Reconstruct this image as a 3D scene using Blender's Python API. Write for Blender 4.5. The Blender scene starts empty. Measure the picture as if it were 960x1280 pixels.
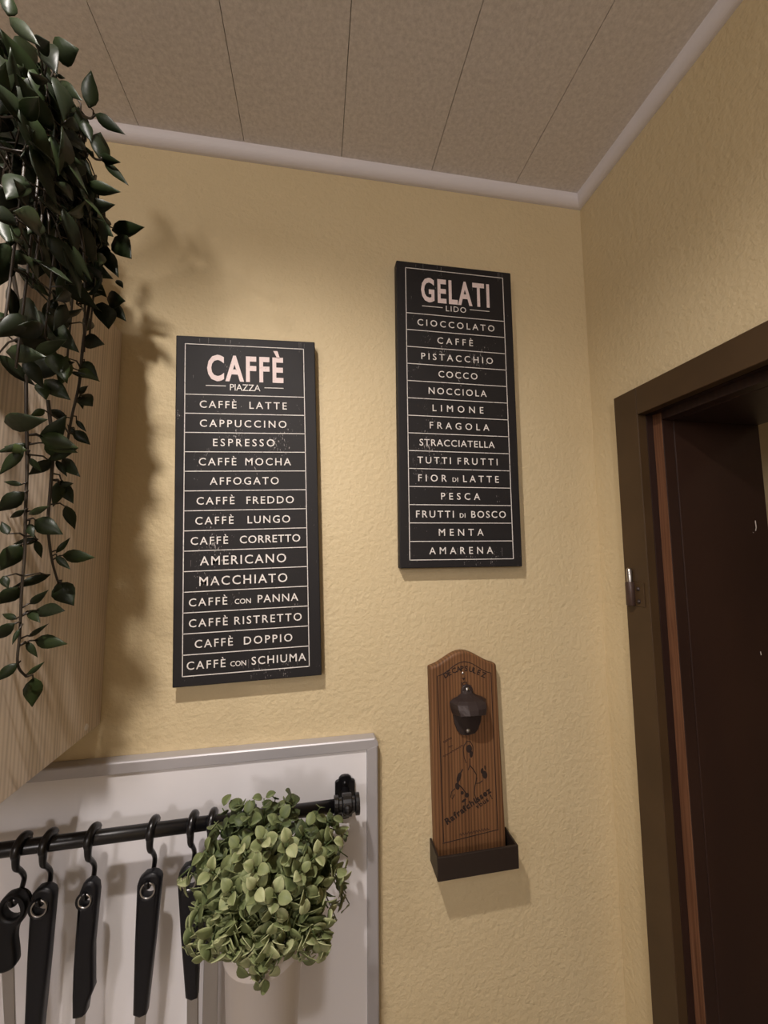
import bpy, bmesh, math, random
from mathutils import Vector, Matrix

sc = bpy.context.scene
COL = sc.collection
PI = math.pi

# ------------------------------------------------------------------ camera
CAM = Vector((-0.4782, -0.6222, 1.8293))
FPX = 503.466
RX = Vector((0.9862341, -0.1651896, -0.0073975))     # camera right in the room
RY = Vector((0.0081917, 0.0934911, -0.9955864))      # camera down
RZ = Vector((0.1651521, 0.9818207, 0.0935573))       # camera forward
cd = bpy.data.cameras.new('camera')
cam = bpy.data.objects.new('camera', cd)
COL.objects.link(cam)
M = Matrix.Identity(4)
for i in range(3):
    M[i][0] = RX[i]; M[i][1] = -RY[i]; M[i][2] = -RZ[i]; M[i][3] = CAM[i]
cam.matrix_world = M
cd.sensor_fit = 'AUTO'
cd.sensor_width = 36.0
cd.lens = FPX / 1280.0 * 36.0
cd.clip_start = 0.01
sc.camera = cam

# ------------------------------------------------------------------ world, lights, exposure
w = bpy.data.worlds.new('world'); sc.world = w
w.use_nodes = True
bg = w.node_tree.nodes['Background']
bg.inputs[0].default_value = (1.0, 0.82, 0.62, 1)
bg.inputs[1].default_value = 0.02

def ceiling_spot(name, loc, aim, watt, angle, blend, radius, col):
    ld = bpy.data.lights.new(name, 'SPOT')
    ld.energy = watt; ld.color = col; ld.spot_size = math.radians(angle); ld.spot_blend = blend; ld.shadow_soft_size = radius
    o = bpy.data.objects.new(name, ld); o.location = loc
    o.rotation_euler = (Vector(aim)-Vector(loc)).to_track_quat('-Z', 'Y').to_euler()
    COL.objects.link(o); return o
def ceiling_lamp(name, loc, watt, size, col):
    ld = bpy.data.lights.new(name, 'AREA')
    ld.shape = 'DISK'; ld.size = size; ld.energy = watt; ld.color = col
    o = bpy.data.objects.new(name, ld); o.location = loc
    COL.objects.link(o); return o
ceiling_spot('ceiling_spot_light', (-0.662, -0.545, 2.435), (-0.58, -0.33, 0.0), 30.5, 149, 1.0, 0.014, (1.0, 0.92, 0.87))
ceiling_spot('ceiling_spot_light', (-1.27, -1.20, 2.435), (-0.25, 0.0, 1.3), 7.5, 128, 1.0, 0.035, (1.0, 0.92, 0.88))
pl = bpy.data.lights.new('added_fill_light', 'POINT'); pl.energy = 36.0; pl.color = (1.0, 0.935, 0.93); pl.shadow_soft_size = 0.14  # unseen soft fill, added to lift the room's ambient and the ceiling
po_ = bpy.data.objects.new('added_fill_light', pl); po_.location = (-1.2, -2.4, 2.15); COL.objects.link(po_)
ceiling_lamp('hallway_light', (0.75, -1.3, 2.40), 1.2, 0.25, (1.0, 0.78, 0.55))

vs = sc.view_settings
vs.view_transform = 'Standard'; vs.look = 'None'
vs.gamma = 1.0; vs.exposure = 0.12
try: vs.use_curve_mapping = False
except Exception: pass
try:
    sc.cycles.max_bounces = 8; sc.cycles.diffuse_bounces = 5
except Exception: pass

# ------------------------------------------------------------------ helpers
def at(px, py, axis, val):
    """the point where the sight line of a photo pixel meets the plane axis = val"""
    d = RX * ((px - 480) / FPX) + RY * ((py - 640) / FPX) + RZ
    t = (val - CAM[axis]) / d[axis]
    return CAM + d * t

def srgb(r, g, b):
    def f(c):
        c /= 255.0
        return c / 12.92 if c <= 0.04045 else ((c + 0.055) / 1.055) ** 2.4
    return (f(r), f(g), f(b), 1.0)

class MB:
    def __init__(self): self.v = []; self.f = []; self.m = []
    def add(self, vs_, fs, mi=0):
        n = len(self.v)
        self.v += [Vector(p) for p in vs_]
        self.f += [[n + i for i in f] for f in fs]
        self.m += [mi] * len(fs)
    def box(self, a, b, mi=0):
        x0, y0, z0 = a; x1, y1, z1 = b
        x0, x1 = min(x0, x1), max(x0, x1); y0, y1 = min(y0, y1), max(y0, y1); z0, z1 = min(z0, z1), max(z0, z1)
        self.add([(x0,y0,z0),(x1,y0,z0),(x1,y1,z0),(x0,y1,z0),(x0,y0,z1),(x1,y0,z1),(x1,y1,z1),(x0,y1,z1)],
                 [(0,3,2,1),(4,5,6,7),(0,1,5,4),(1,2,6,5),(2,3,7,6),(3,0,4,7)], mi)
    def hexa(self, p, mi=0):
        """8 points: front ring 0..3 then back ring 4..7"""
        self.add(p, [(0,1,2,3),(7,6,5,4),(0,4,5,1),(1,5,6,2),(2,6,7,3),(3,7,4,0)], mi)
    def tube(self, path, rad, n=10, cap=True, sx=1.0, mi=0):
        path = [Vector(p) for p in path]
        if not isinstance(rad, (list, tuple)): rad = [rad] * len(path)
        up = None; rings = []
        for i, p in enumerate(path):
            t = (path[min(i+1, len(path)-1)] - path[max(i-1, 0)]).normalized()
            if up is None:
                up = Vector((0,0,1)) if abs(t.z) < 0.9 else Vector((1,0,0))
            s = t.cross(up)
            if s.length < 1e-6: s = t.orthogonal()
            s.normalize(); up = s.cross(t).normalized()
            rings.append([p + (s*math.cos(2*PI*k/n)*sx + up*math.sin(2*PI*k/n)) * rad[i] for k in range(n)])
        vs_ = [q for r in rings for q in r]; fs = []
        for i in range(len(rings)-1):
            for k in range(n):
                a = i*n+k; b = i*n+(k+1) % n
                fs.append((a, b, b+n, a+n))
        if cap:
            fs.append(tuple(range(n))[::-1]); fs.append(tuple((len(rings)-1)*n + k for k in range(n)))
        self.add(vs_, fs, mi)
    def lathe(self, prof, c, n=32, axis='z', mi=0):
        """prof: (radius, height) pairs turned about c"""
        vs_ = []; fs = []
        for r, h in prof:
            for k in range(n):
                a = 2*PI*k/n
                if axis == 'z': vs_.append((c[0]+r*math.cos(a), c[1]+r*math.sin(a), c[2]+h))
                elif axis == 'y': vs_.append((c[0]+r*math.cos(a), c[1]-h, c[2]+r*math.sin(a)))
                else: vs_.append((c[0]+h, c[1]+r*math.cos(a), c[2]+r*math.sin(a)))
        for i in range(len(prof)-1):
            for k in range(n):
                a = i*n+k; b = i*n+(k+1) % n
                fs.append((a, b, b+n, a+n))
        self.add(vs_, fs, mi)
    def ball(self, c, r, n=12, sc_=(1,1,1), mi=0):
        prof = []
        m = n//2
        vs_ = []; fs = []
        for i in range(m+1):
            t = PI*i/m
            for k in range(n):
                a = 2*PI*k/n
                vs_.append((c[0]+r*math.sin(t)*math.cos(a)*sc_[0], c[1]+r*math.sin(t)*math.sin(a)*sc_[1], c[2]+r*math.cos(t)*sc_[2]))
        for i in range(m):
            for k in range(n):
                a = i*n+k; b = i*n+(k+1) % n
                fs.append((a, b, b+n, a+n))
        self.add(vs_, fs, mi)
    def build(self, name, mat, parent=None, smooth=False, bevel=0.0, seg=2):
        off = parent_loc(parent)
        me = bpy.data.meshes.new(name)
        me.from_pydata([tuple(p - off) for p in self.v], [], self.f)
        mats = mat if isinstance(mat, (list, tuple)) else [mat]
        for m in mats: me.materials.append(m)
        for p, mi in zip(me.polygons, self.m):
            p.material_index = mi; p.use_smooth = smooth
        bm = bmesh.new(); bm.from_mesh(me)
        bmesh.ops.remove_doubles(bm, verts=bm.verts, dist=1e-6)
        bmesh.ops.recalc_face_normals(bm, faces=bm.faces)
        bm.to_mesh(me); bm.free()
        o = bpy.data.objects.new(name, me); COL.objects.link(o)
        if parent is not None: o.parent = parent
        if bevel:
            b = o.modifiers.new('bevel', 'BEVEL'); b.width = bevel; b.segments = seg; b.limit_method = 'ANGLE'; b.angle_limit = 0.6
        return o

def parent_loc(p):
    off = Vector((0,0,0))
    while p is not None:
        off = off + p.location; p = p.parent
    return off

def root(name, loc, label, cat, group=None):
    o = bpy.data.objects.new(name, None); o.empty_display_size = 0.02
    o.location = loc; COL.objects.link(o)
    o['label'] = label; o['category'] = cat
    if group: o['group'] = group
    return o
def struct(o):
    o['kind'] = 'structure'; return o

def curve_mesh(outer, holes, depth, bevel, res=3):
    """extruded 2-D outline with holes -> (verts, faces) in local X,Y (Z = thickness)"""
    cu = bpy.data.curves.new('outline', 'CURVE'); cu.dimensions = '2D'; cu.fill_mode = 'BOTH'
    for pts in [outer] + list(holes):
        s = cu.splines.new('POLY'); s.points.add(len(pts)-1); s.use_cyclic_u = True
        for p, q in zip(s.points, pts): p.co = (q[0], q[1], 0, 1)
    cu.extrude = max(depth/2 - bevel, 0.0); cu.bevel_depth = bevel; cu.bevel_resolution = res; cu.offset = -bevel
    return harvest(cu)
def harvest(cu):
    o = bpy.data.objects.new('outline', cu); COL.objects.link(o)
    dg = bpy.context.evaluated_depsgraph_get()
    me = bpy.data.meshes.new_from_object(o.evaluated_get(dg))
    vs_ = [v.co.copy() for v in me.vertices]; fs = [list(p.vertices) for p in me.polygons]
    bpy.data.objects.remove(o); bpy.data.curves.remove(cu); bpy.data.meshes.remove(me)
    return vs_, fs

def smooth_closed(pts, sub=6):
    """Catmull-Rom through a closed outline"""
    out = []; n = len(pts)
    for i in range(n):
        p0, p1, p2, p3 = [Vector((*pts[(i+k-1) % n], 0)) for k in range(4)]
        for s in range(sub):
            t = s/sub
            q = 0.5*((2*p1)+(-p0+p2)*t+(2*p0-5*p1+4*p2-p3)*t*t+(-p0+3*p1-3*p2+p3)*t**3)
            out.append((q.x, q.y))
    return out
def smooth_path(pts, sub=6):
    P = [Vector(p) for p in pts]; P = [P[0]] + P + [P[-1]]; out = []
    for i in range(1, len(P)-2):
        p0, p1, p2, p3 = P[i-1:i+3]
        for s in range(sub):
            t = s/sub
            out.append(0.5*((2*p1)+(-p0+p2)*t+(2*p0-5*p1+4*p2-p3)*t*t+(-p0+3*p1-3*p2+p3)*t**3))
    out.append(P[-2]); return out

# ------------------------------------------------------------------ materials
def mat(name, col, rough=0.5, metal=0.0, spec=0.5):
    m = bpy.data.materials.new(name); m.use_nodes = True
    b = m.node_tree.nodes['Principled BSDF']
    b.inputs['Base Color'].default_value = col
    b.inputs['Roughness'].default_value = rough
    b.inputs['Metallic'].default_value = metal
    b.inputs['Specular IOR Level'].default_value = spec
    return m
def nd(m, t, **kw):
    n = m.node_tree.nodes.new(t)
    for k, v in kw.items():
        if k in n.inputs: n.inputs[k].default_value = v
        else: setattr(n, k, v)
    return n
def lk(m, a, b): m.node_tree.links.new(a, b)
def P(m): return m.node_tree.nodes['Principled BSDF']
def coords(m, scale=(1,1,1)):
    t = nd(m, 'ShaderNodeTexCoord'); mp = nd(m, 'ShaderNodeMapping'); mp.inputs['Scale'].default_value = scale
    lk(m, t.outputs['Object'], mp.inputs['Vector']); return mp.outputs['Vector']
def ramp(m, fac, stops):
    r = nd(m, 'ShaderNodeValToRGB'); e = r.color_ramp.elements
    e[0].position, e[0].color = stops[0]; e[1].position, e[1].color = stops[-1]
    for p_, c in stops[1:-1]:
        x = e.new(p_); x.color = c
    lk(m, fac, r.inputs['Fac']); return r.outputs['Color']
def noise(m, vec, scale, detail=4, rough=0.55, dist=0.0):
    n = nd(m, 'ShaderNodeTexNoise'); n.inputs['Scale'].default_value = scale
    n.inputs['Detail'].default_value = detail; n.inputs['Roughness'].default_value = rough; n.inputs['Distortion'].default_value = dist
    lk(m, vec, n.inputs['Vector']); return n.outputs['Fac']
def bump(m, h, strength, dist, prev=None):
    b = nd(m, 'ShaderNodeBump'); b.inputs['Strength'].default_value = strength; b.inputs['Distance'].default_value = dist
    lk(m, h, b.inputs['Height'])
    if prev is not None: lk(m, prev, b.inputs['Normal'])
    return b.outputs['Normal']

def wall_paint(name, c1, c2):
    m = mat(name, c1, 0.62, 0, 0.35)
    v = coords(m)
    lk(m, ramp(m, noise(m, v, 5.0, 3), [(0.3, c1), (0.75, c2)]), P(m).inputs['Base Color'])
    n1 = bump(m, noise(m, v, 125, 3, 0.55), 0.6, 0.0030)
    n2 = bump(m, noise(m, v, 320, 2, 0.5), 0.35, 0.0008, n1)
    lk(m, n2, P(m).inputs['Normal']); return m
M_wall = wall_paint('yellow_woodchip_paint', srgb(203, 184, 145), srgb(209, 191, 153))

M_wallw = wall_paint('off_white_paint', srgb(226, 220, 210), srgb(232, 226, 216))
M_ceil = mat('ceiling_panel', srgb(205, 190, 172), 0.7)
v = coords(M_ceil)
lk(M_ceil, ramp(M_ceil, noise(M_ceil, v, 170, 3, 0.7), [(0.3, srgb(208, 202, 199)), (0.7, srgb(234, 228, 225))]), P(M_ceil).inputs['Base Color'])
lk(M_ceil, bump(M_ceil, noise(M_ceil, v, 240, 2), 0.25, 0.0006), P(M_ceil).inputs['Normal'])
M_dark = mat('joint_shadow_gap', srgb(70, 60, 52), 0.9)
M_cornice = mat('white_cornice', srgb(222, 217, 219), 0.55)
M_floor = mat('floor_tile', srgb(150, 130, 108), 0.5)
v = coords(M_floor)
br = nd(M_floor, 'ShaderNodeTexBrick', Scale=3.3); br.offset = 0
br.inputs['Color1'].default_value = srgb(176, 172, 168); br.inputs['Color2'].default_value = srgb(168, 164, 160)
br.inputs['Mortar'].default_value = srgb(120, 116, 112); br.inputs['Mortar Size'].default_value = 0.01
br.inputs['Brick Width'].default_value = 1.0; br.inputs['Row Height'].default_value = 1.0
lk(M_floor, v, br.inputs['Vector']); lk(M_floor, br.outputs['Color'], P(M_floor).inputs['Base Color'])

def wood(name, stops, scale, wave, rough=0.5, bands='X', dist=4.0, spec=0.4, bmp=0.15, mix=0.5):
    m = mat(name, stops[0][1], rough, 0, spec)
    v = coords(m, scale)
    n = noise(m, v, wave, 6, 0.6, 0.6)
    wv = nd(m, 'ShaderNodeTexWave', Scale=wave*0.8, Distortion=dist, Detail=3.0)
    wv.bands_direction = bands
    wv.inputs['Detail Scale'].default_value = 1.5
    lk(m, v, wv.inputs['Vector'])
    mx = nd(m, 'ShaderNodeMix'); mx.inputs[0].default_value = mix
    lk(m, n, mx.inputs[2]); lk(m, wv.outputs['Fac'], mx.inputs[3])
    lk(m, ramp(m, mx.outputs[0], stops), P(m).inputs['Base Color'])
    lk(m, bump(m, mx.outputs[0], bmp, 0.0006), P(m).inputs['Normal'])
    return m
M_cab = wood('limed_oak_laminate', [(0.25, srgb(182, 166, 148)), (0.5, srgb(210, 193, 174)), (0.8, srgb(224, 208, 190))], (1, 22, 1.3), 3.2, 0.45, 'Y', 5.0, 0.4, 0.1, 0.3)
M_pine = wood('stained_pine', [(0.15, srgb(70, 46, 29)), (0.5, srgb(110, 76, 49)), (0.85, srgb(132, 94, 62))], (1, 1, 0.05), 80, 0.55, 'X', 3.5, 0.3, 0.2, 0.35)
M_burn = mat('burnt_engraving', srgb(38, 22, 14), 0.8)
M_burn_soft = mat('light_burnt_engraving', srgb(62, 38, 24), 0.8)
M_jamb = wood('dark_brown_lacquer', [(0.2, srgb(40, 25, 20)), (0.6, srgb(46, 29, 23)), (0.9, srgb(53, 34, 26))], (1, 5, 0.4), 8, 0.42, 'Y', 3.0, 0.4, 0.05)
M_case = mat('brown_door_paint', srgb(70, 52, 32), 0.45, 0, 0.4)
v = coords(M_case)
lk(M_case, ramp(M_case, noise(M_case, v, 9, 3), [(0.3, srgb(64, 47, 28)), (0.7, srgb(74, 55, 34))]), P(M_case).inputs['Base Color'])
M_strip = wood('pale_door_stop', [(0.3, srgb(88, 56, 36)), (0.6, srgb(116, 78, 54)), (0.85, srgb(140, 104, 80))], (1, 9, 0.5), 9, 0.5, 'Y', 9.0, 0.4, 0.15, 0.2)

M_canvas = mat('black_canvas_print', srgb(38, 34, 34), 0.62, 0, 0.3)
v = coords(M_canvas, (1, 1, 0.35))
sp = noise(M_canvas, v, 620, 2, 0.6)
pt = noise(M_canvas, coords(M_canvas, (1, 1, 0.6)), 28, 3, 0.6)
mul = nd(M_canvas, 'ShaderNodeMath'); mul.operation = 'MULTIPLY'; lk(M_canvas, sp, mul.inputs[0]); lk(M_canvas, pt, mul.inputs[1])
lk(M_canvas, ramp(M_canvas, mul.outputs[0], [(0.0, srgb(29, 27, 28)), (0.405, srgb(32, 29, 29)), (0.45, srgb(150, 145, 142))]), P(M_canvas).inputs['Base Color'])
lk(M_canvas, bump(M_canvas, noise(M_canvas, coords(M_canvas), 900, 1), 0.2, 0.0003), P(M_canvas).inputs['Normal'])
def print_ink(name, c, lo):
    m = mat(name, c, 0.65, 0, 0.3)
    v = coords(m, (1, 1, 0.5))
    lk(m, ramp(m, noise(m, v, 420, 3, 0.7), [(0.28, lo), (0.40, c)]), P(m).inputs['Base Color'])
    return m
M_ink = print_ink('white_print_ink', srgb(226, 220, 214), srgb(120, 114, 110))
M_title = print_ink('rose_white_print_ink', srgb(226, 208, 204), srgb(190, 172, 168))

M_scr = mat('worn_print', srgb(128, 122, 120), 0.7)
M_board = mat('white_panel', srgb(228, 225, 226), 0.32, 0, 0.5)
M_alu = mat('brushed_aluminium', srgb(186, 183, 185), 0.48, 0.45)
v = coords(M_alu, (2, 1, 90))
lk(M_alu, bump(M_alu, noise(M_alu, v, 12, 2), 0.06, 0.0005), P(M_alu).inputs['Normal'])
M_black = mat('black_lacquered_steel', srgb(15, 14, 16), 0.28, 0.0, 0.5)
M_plastic = mat('black_nylon', srgb(14, 14, 18), 0.42, 0, 0.35)
M_steel = mat('brushed_steel', srgb(190, 186, 182), 0.3, 1.0)
M_iron = mat('brown_cast_iron', srgb(58, 48, 46), 0.42, 0.35, 0.5)
lk(M_iron, bump(M_iron, noise(M_iron, coords(M_iron), 500, 2), 0.25, 0.0004), P(M_iron).inputs['Normal'])
M_box = mat('dark_stained_box', srgb(42, 32, 26), 0.5, 0, 0.4)
M_boxin = wood('dark_stained_box_wood', [(0.2, srgb(40, 30, 24)), (0.8, srgb(52, 39, 30))], (0.3, 1, 1), 30, 0.5, 'Z', 2.0)
M_pot = mat('white_enamel', srgb(222, 214, 208), 0.3, 0, 0.5)
M_potc = mat('dark_pot', srgb(46, 42, 40), 0.6)
M_white = mat('white_plastic_cap', srgb(214, 204, 192), 0.5)

def leaf_mat(name, stops, rough, spec, trans=0.0):
    m = mat(name, stops[0][1], rough, 0, spec)
    at_ = nd(m, 'ShaderNodeAttribute'); at_.attribute_name = 'tone'
    lk(m, ramp(m, at_.outputs['Fac'], stops), P(m).inputs['Base Color'])
    if trans:
        P(m).inputs['Subsurface Weight'].default_value = 0.0
    return m
M_leaf = leaf_mat('dark_glossy_leaf', [(0.0, srgb(18, 23, 12)), (0.45, srgb(32, 42, 20)), (0.8, srgb(58, 70, 32)), (1.0, srgb(92, 102, 52))], 0.44, 0.25)
M_stem = mat('dark_vine_stem', srgb(44, 36, 26), 0.5)
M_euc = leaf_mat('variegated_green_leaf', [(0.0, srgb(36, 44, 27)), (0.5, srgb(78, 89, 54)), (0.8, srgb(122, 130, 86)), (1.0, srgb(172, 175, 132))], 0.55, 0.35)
M_estem = mat('green_sprig_stem', srgb(70, 86, 44), 0.6)

# ------------------------------------------------------------------ the room
ZC = 2.471            # ceiling
ZW = 2.4543           # top of the visible wall under the cornice
LX, FY = -3.6, -3.8   # the far ends of the room
D0, D1, DT = -0.1159, -1.00, 2.0243   # door opening: casing inner edges
J0, J1, JT = -0.1312, -0.985, 2.0125  # clear opening inside the door stop
b = MB(); b.box((LX-0.1, FY-0.1, -0.1), (1.6, 0.12, 0.0)); struct(b.build('floor', M_floor))
b = MB(); b.box((LX-0.12, 0.0, 0.0), (0.12, 0.12, ZC)); struct(b.build('wall_back', M_wall))
b = MB(); b.box((LX-0.12, FY, 0.0), (LX, 0.0, ZC)); struct(b.build('wall_left', M_wallw))
b = MB(); b.box((LX-0.12, FY-0.12, 0.0), (0.12, FY, ZC)); struct(b.build('wall_front', M_wallw))
b = MB()
b.box((0.0, D0+0.02, 0.0), (0.12, 0.0, ZC)); b.box((0.0, FY, 0.0), (0.12, D1-0.02, ZC)); b.box((0.0, D1-0.02, DT+0.02), (0.12, D0+0.02, ZC))
struct(b.build('wall_right', M_wall))
# hallway seen through the opening
b = MB(); b.box((1.3, FY, 0.0), (1.42, 0.12, ZC)); struct(b.build('wall_hallway', M_wall))
b = MB(); b.box((0.12, 0.0, 0.0), (1.3, 0.12, ZC)); struct(b.build('wall_hallway_end', M_wall))
b = MB(); b.box((0.12, FY-0.12, 0.0), (1.42, FY, ZC)); struct(b.build('wall_hallway_near', M_wall))

# ceiling of wide panels running away from the back wall
b = MB()
b.box((LX-0.12, FY-0.12, ZC+0.008), (1.42, 0.12, ZC+0.06), 1)
xs = -0.1369; S = 0.1529; g = 0.00045
edges = [0.12]
while xs > LX: edges.append(xs); xs -= S
edges.append(LX-0.12)
for i in range(len(edges)-1):
    b.box((edges[i+1]+g, FY-0.12, ZC), (edges[i]-g, 0.12, ZC+0.0085), 0)
b.box((0.12+g, FY-0.12, ZC), (1.42, 0.12, ZC+0.0085), 0)
struct(b.build('ceiling', [M_ceil, M_dark]))

# cornice: small convex moulding with a lip
def cornice(name, along):
    b = MB(); c = 0.0168
    prof = [(0.0, -c)]
    for k in range(10):
        a = PI/2*k/9
        prof.append((0.002+(c-0.002)*math.sin(a), -c+c*(1-math.cos(a))))
    prof += [(c, 0.0005), (0.0, 0.0005)]
    n = len(prof)
    if along == 'x': A, B = LX, 0.0
    else: A, B = FY, 0.0
    vs_ = []
    for e in (0, 1):
        for d, z in prof:
            if along == 'x': vs_.append((A if e == 0 else B - d, -d, ZC+z))
            else: vs_.append((-d, A if e == 0 else B - d, ZC+z))
    fs = [(i, (i+1) % n, n+(i+1) % n, n+i) for i in range(n)] + [tuple(range(n)), tuple(range(2*n-1, n-1, -1))]
    b.add(vs_, fs)
    return struct(b.build(name, M_cornice))
cornice('trim_1', 'x'); cornice('trim_2', 'y')

# ------------------------------------------------------------------ door frame in the right wall
dr = bpy.data.objects.new('door_1', None); dr.location = (0, -0.55, 0); COL.objects.link(dr); struct(dr)
E = 0.015
def frame_part(name, pieces, m, bev=0.0012):
    b = MB()
    for a_, c_ in pieces: b.box(a_, c_)
    return b.build(name, m, dr, bevel=bev)
frame_part('casing', [((-E, -0.0715, 0), (0.0, D0, 2.0655))], M_case)
frame_part('casing', [((-E, D1-0.045, 0), (0.0, D1, 2.0655))], M_case)
frame_part('header_casing', [((-E, D1, DT), (0.0, D0, 2.0655))], M_case)
# rebate faces behind the casing
frame_part('rebate', [((0.0, D0+0.019, 0), (0.0105, D0, DT)), ((0.0, D1-0.019, 0), (0.0105, D1, DT)), ((0.0, D1, DT), (0.0105, D0, DT+0.019))], M_jamb, 0.0004)
# stop: dark sides, narrow paler face the door leaf would close against
frame_part('door_stop', [((0.0112, D0+0.019, 0), (0.03, J0+0.0004, DT+0.019))], M_jamb)
frame_part('pale_stop_face', [((0.0106, D0+0.019, 0), (0.0113, J0+0.0006, DT-0.0006))], M_strip, 0)
frame_part('door_stop', [((0.0112, D1-0.019, 0), (0.03, J1-0.0004, DT+0.019))], M_jamb)
frame_part('pale_stop_face', [((0.0106, D1-0.019, 0), (0.0113, J1-0.0006, DT-0.0006))], M_strip, 0)
frame_part('header_stop', [((0.0107, J1-0.0004, JT+0.0004), (0.03, J0+0.0004, DT+0.019))], M_jamb)
frame_part('jamb_lining', [((0.03, D0+0.019, 0), (0.1785, J0, DT+0.018))], M_jamb)
frame_part('jamb_lining', [((0.03, D1-0.019, 0), (0.1785, J1, DT+0.018))], M_jamb)
frame_part('header_lining', [((0.03, J1, JT), (0.1785, J0, DT+0.018))], M_jamb)
# pale scuffs on the lining
b = MB()
for (x0, z0), (x1, z1), wd in (((0.156, 1.868), (0.1565, 1.858), 0.0011), ((0.1565, 1.858), (0.155, 1.853), 0.0009), ((0.150, 1.851), (0.1515, 1.850), 0.0008), ((0.144, 1.682), (0.1445, 1.677), 0.0008)):
    b.hexa([Vector((x0-wd/2, J0-0.0004, z0)), Vector((x1-wd/2, J0-0.0004, z1)), Vector((x1+wd/2, J0-0.0004, z1)), Vector((x0+wd/2, J0-0.0004, z0)),
            Vector((x0-wd/2, J0+0.0005, z0)), Vector((x1-wd/2, J0+0.0005, z1)), Vector((x1+wd/2, J0+0.0005, z1)), Vector((x0+wd/2, J0+0.0005, z0))])
b.build('scuff_mark', M_white, dr)
# lift-off hinge: knuckle, bare pin, plate and screws
hy = -0.0865
b = MB(); b.lathe([(0.0, 0.0), (0.0058, 0.0), (0.0064, 0.001), (0.0064, 0.033), (0.0058, 0.0345), (0.0, 0.0345)], (-E-0.0045, hy, 1.745), 20)
hk = b.build('hinge', mat('painted_hinge', srgb(70, 52, 44), 0.4, 0.2), dr, True)
b = MB(); b.lathe([(0.0038, 0.0), (0.0038, 0.018), (0.0024, 0.0205), (0.0, 0.021)], (-E-0.0045, hy, 1.779), 16)
b.build('hinge_pin', M_steel, hk, True)
b = MB(); b.box((-E-0.0016, hy-0.022, 1.745), (-E, hy-0.002, 1.779)); b.build('hinge_plate', M_case, hk, bevel=0.0006)
b = MB()
for z in (1.752, 1.770):
    b.lathe([(0.0, 0.0028), (0.0018, 0.0024), (0.003, 0.0008), (0.003, 0.0)], (-E-0.0014, hy-0.012, z), 14, 'x')
for q in b.v: q.x = 2*(-E-0.0014) - q.x
b.build('hinge_screw', M_iron, hk, True)

# ------------------------------------------------------------------ wall cabinet at the left
CX, CB, CT, CD = -0.7625, 1.5995, 2.150, 0.31
cabt = root('wall_cabinet', (CX-0.3, 0, CB), 'limed oak wall cabinet at the left edge, trailing plant hanging over its side', 'cabinet')
b = MB(); b.box((CX-0.018, -CD, CB), (CX, -0.0008, CT)); b.build('side_panel', M_cab, cabt, bevel=0.0009)
b = MB(); b.box((CX-0.60, -CD, CB), (CX-0.582, -0.0008, CT)); b.build('side_panel', M_cab, cabt, bevel=0.0009)
b = MB(); b.box((CX-0.582, -CD, CB+0.002), (CX-0.018, -0.001, CB+0.018)); b.build('bottom_panel', M_cab, cabt)
b = MB(); b.box((CX-0.582, -CD, CT-0.018), (CX-0.018, -0.001, CT-0.001)); b.build('top_panel', M_cab, cabt)
b = MB(); b.box((CX-0.582, -0.008, CB+0.018), (CX-0.018, -0.001, CT-0.018)); b.build('back_panel', M_cab, cabt)
for k in range(2):
    x0 = CX-0.599+k*0.2995
    b = MB(); b.box((x0+0.0015, -CD-0.020, CB+0.001), (x0+0.298, -CD-0.001, CT-0.001)); d = b.build('door', M_cab, cabt, bevel=0.001)
    hx = x0+0.268 if k == 0 else x0+0.032
    b = MB(); b.tube([(hx, -CD-0.02, CB+0.05), (hx, -CD-0.042, CB+0.05), (hx, -CD-0.042, CB+0.18), (hx, -CD-0.02, CB+0.18)], 0.005, 10); b.build('handle', M_steel, d, True)
# small white cap on the panel near its lower corner
c = at(108, 909, 0, CX)
b = MB(); b.lathe([(0.0, 0.0016), (0.003, 0.0014), (0.0042, 0.0)], (c.x, c.y, c.z), 16, 'x'); b.build('screw_cap', M_white, cabt, True)

# ------------------------------------------------------------------ menu signs
def text_geom(s, capx, width=None, bold=0.0, kmin=0.96):
    """letters with cap height capx; letter-spaced to a given width. -> verts, faces, (w)"""
    def make(sp_, body=s):
        cu = bpy.data.curves.new('letters', 'FONT'); cu.body = body; cu.size = capx/0.727
        cu.space_character = sp_; cu.offset = bold; cu.fill_mode = 'FRONT'; cu.resolution_u = 3
        return harvest(cu)
    def ext(vs_): return min(v.x for v in vs_), max(v.x for v in vs_)
    vs_, fs = make(1.0); a0, a1 = ext(vs_)
    k = 1.0
    if width and len(s) > 1:
        v2, f2 = make(1.5); b0, b1 = ext(v2)
        w1, w2 = a1-a0, b1-b0
        if w2 > w1+1e-7:
            k = 1.0+0.5*(width-w1)/(w2-w1)
            k = max(k, kmin)
        vs_, fs = make(k); a0, a1 = ext(vs_)
    if width:
        sx = width/(a1-a0)
        for v_ in vs_: v_.x = (v_.x-a0)*sx
    else:
        for v_ in vs_: v_.x -= a0
    return vs_, fs

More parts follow.
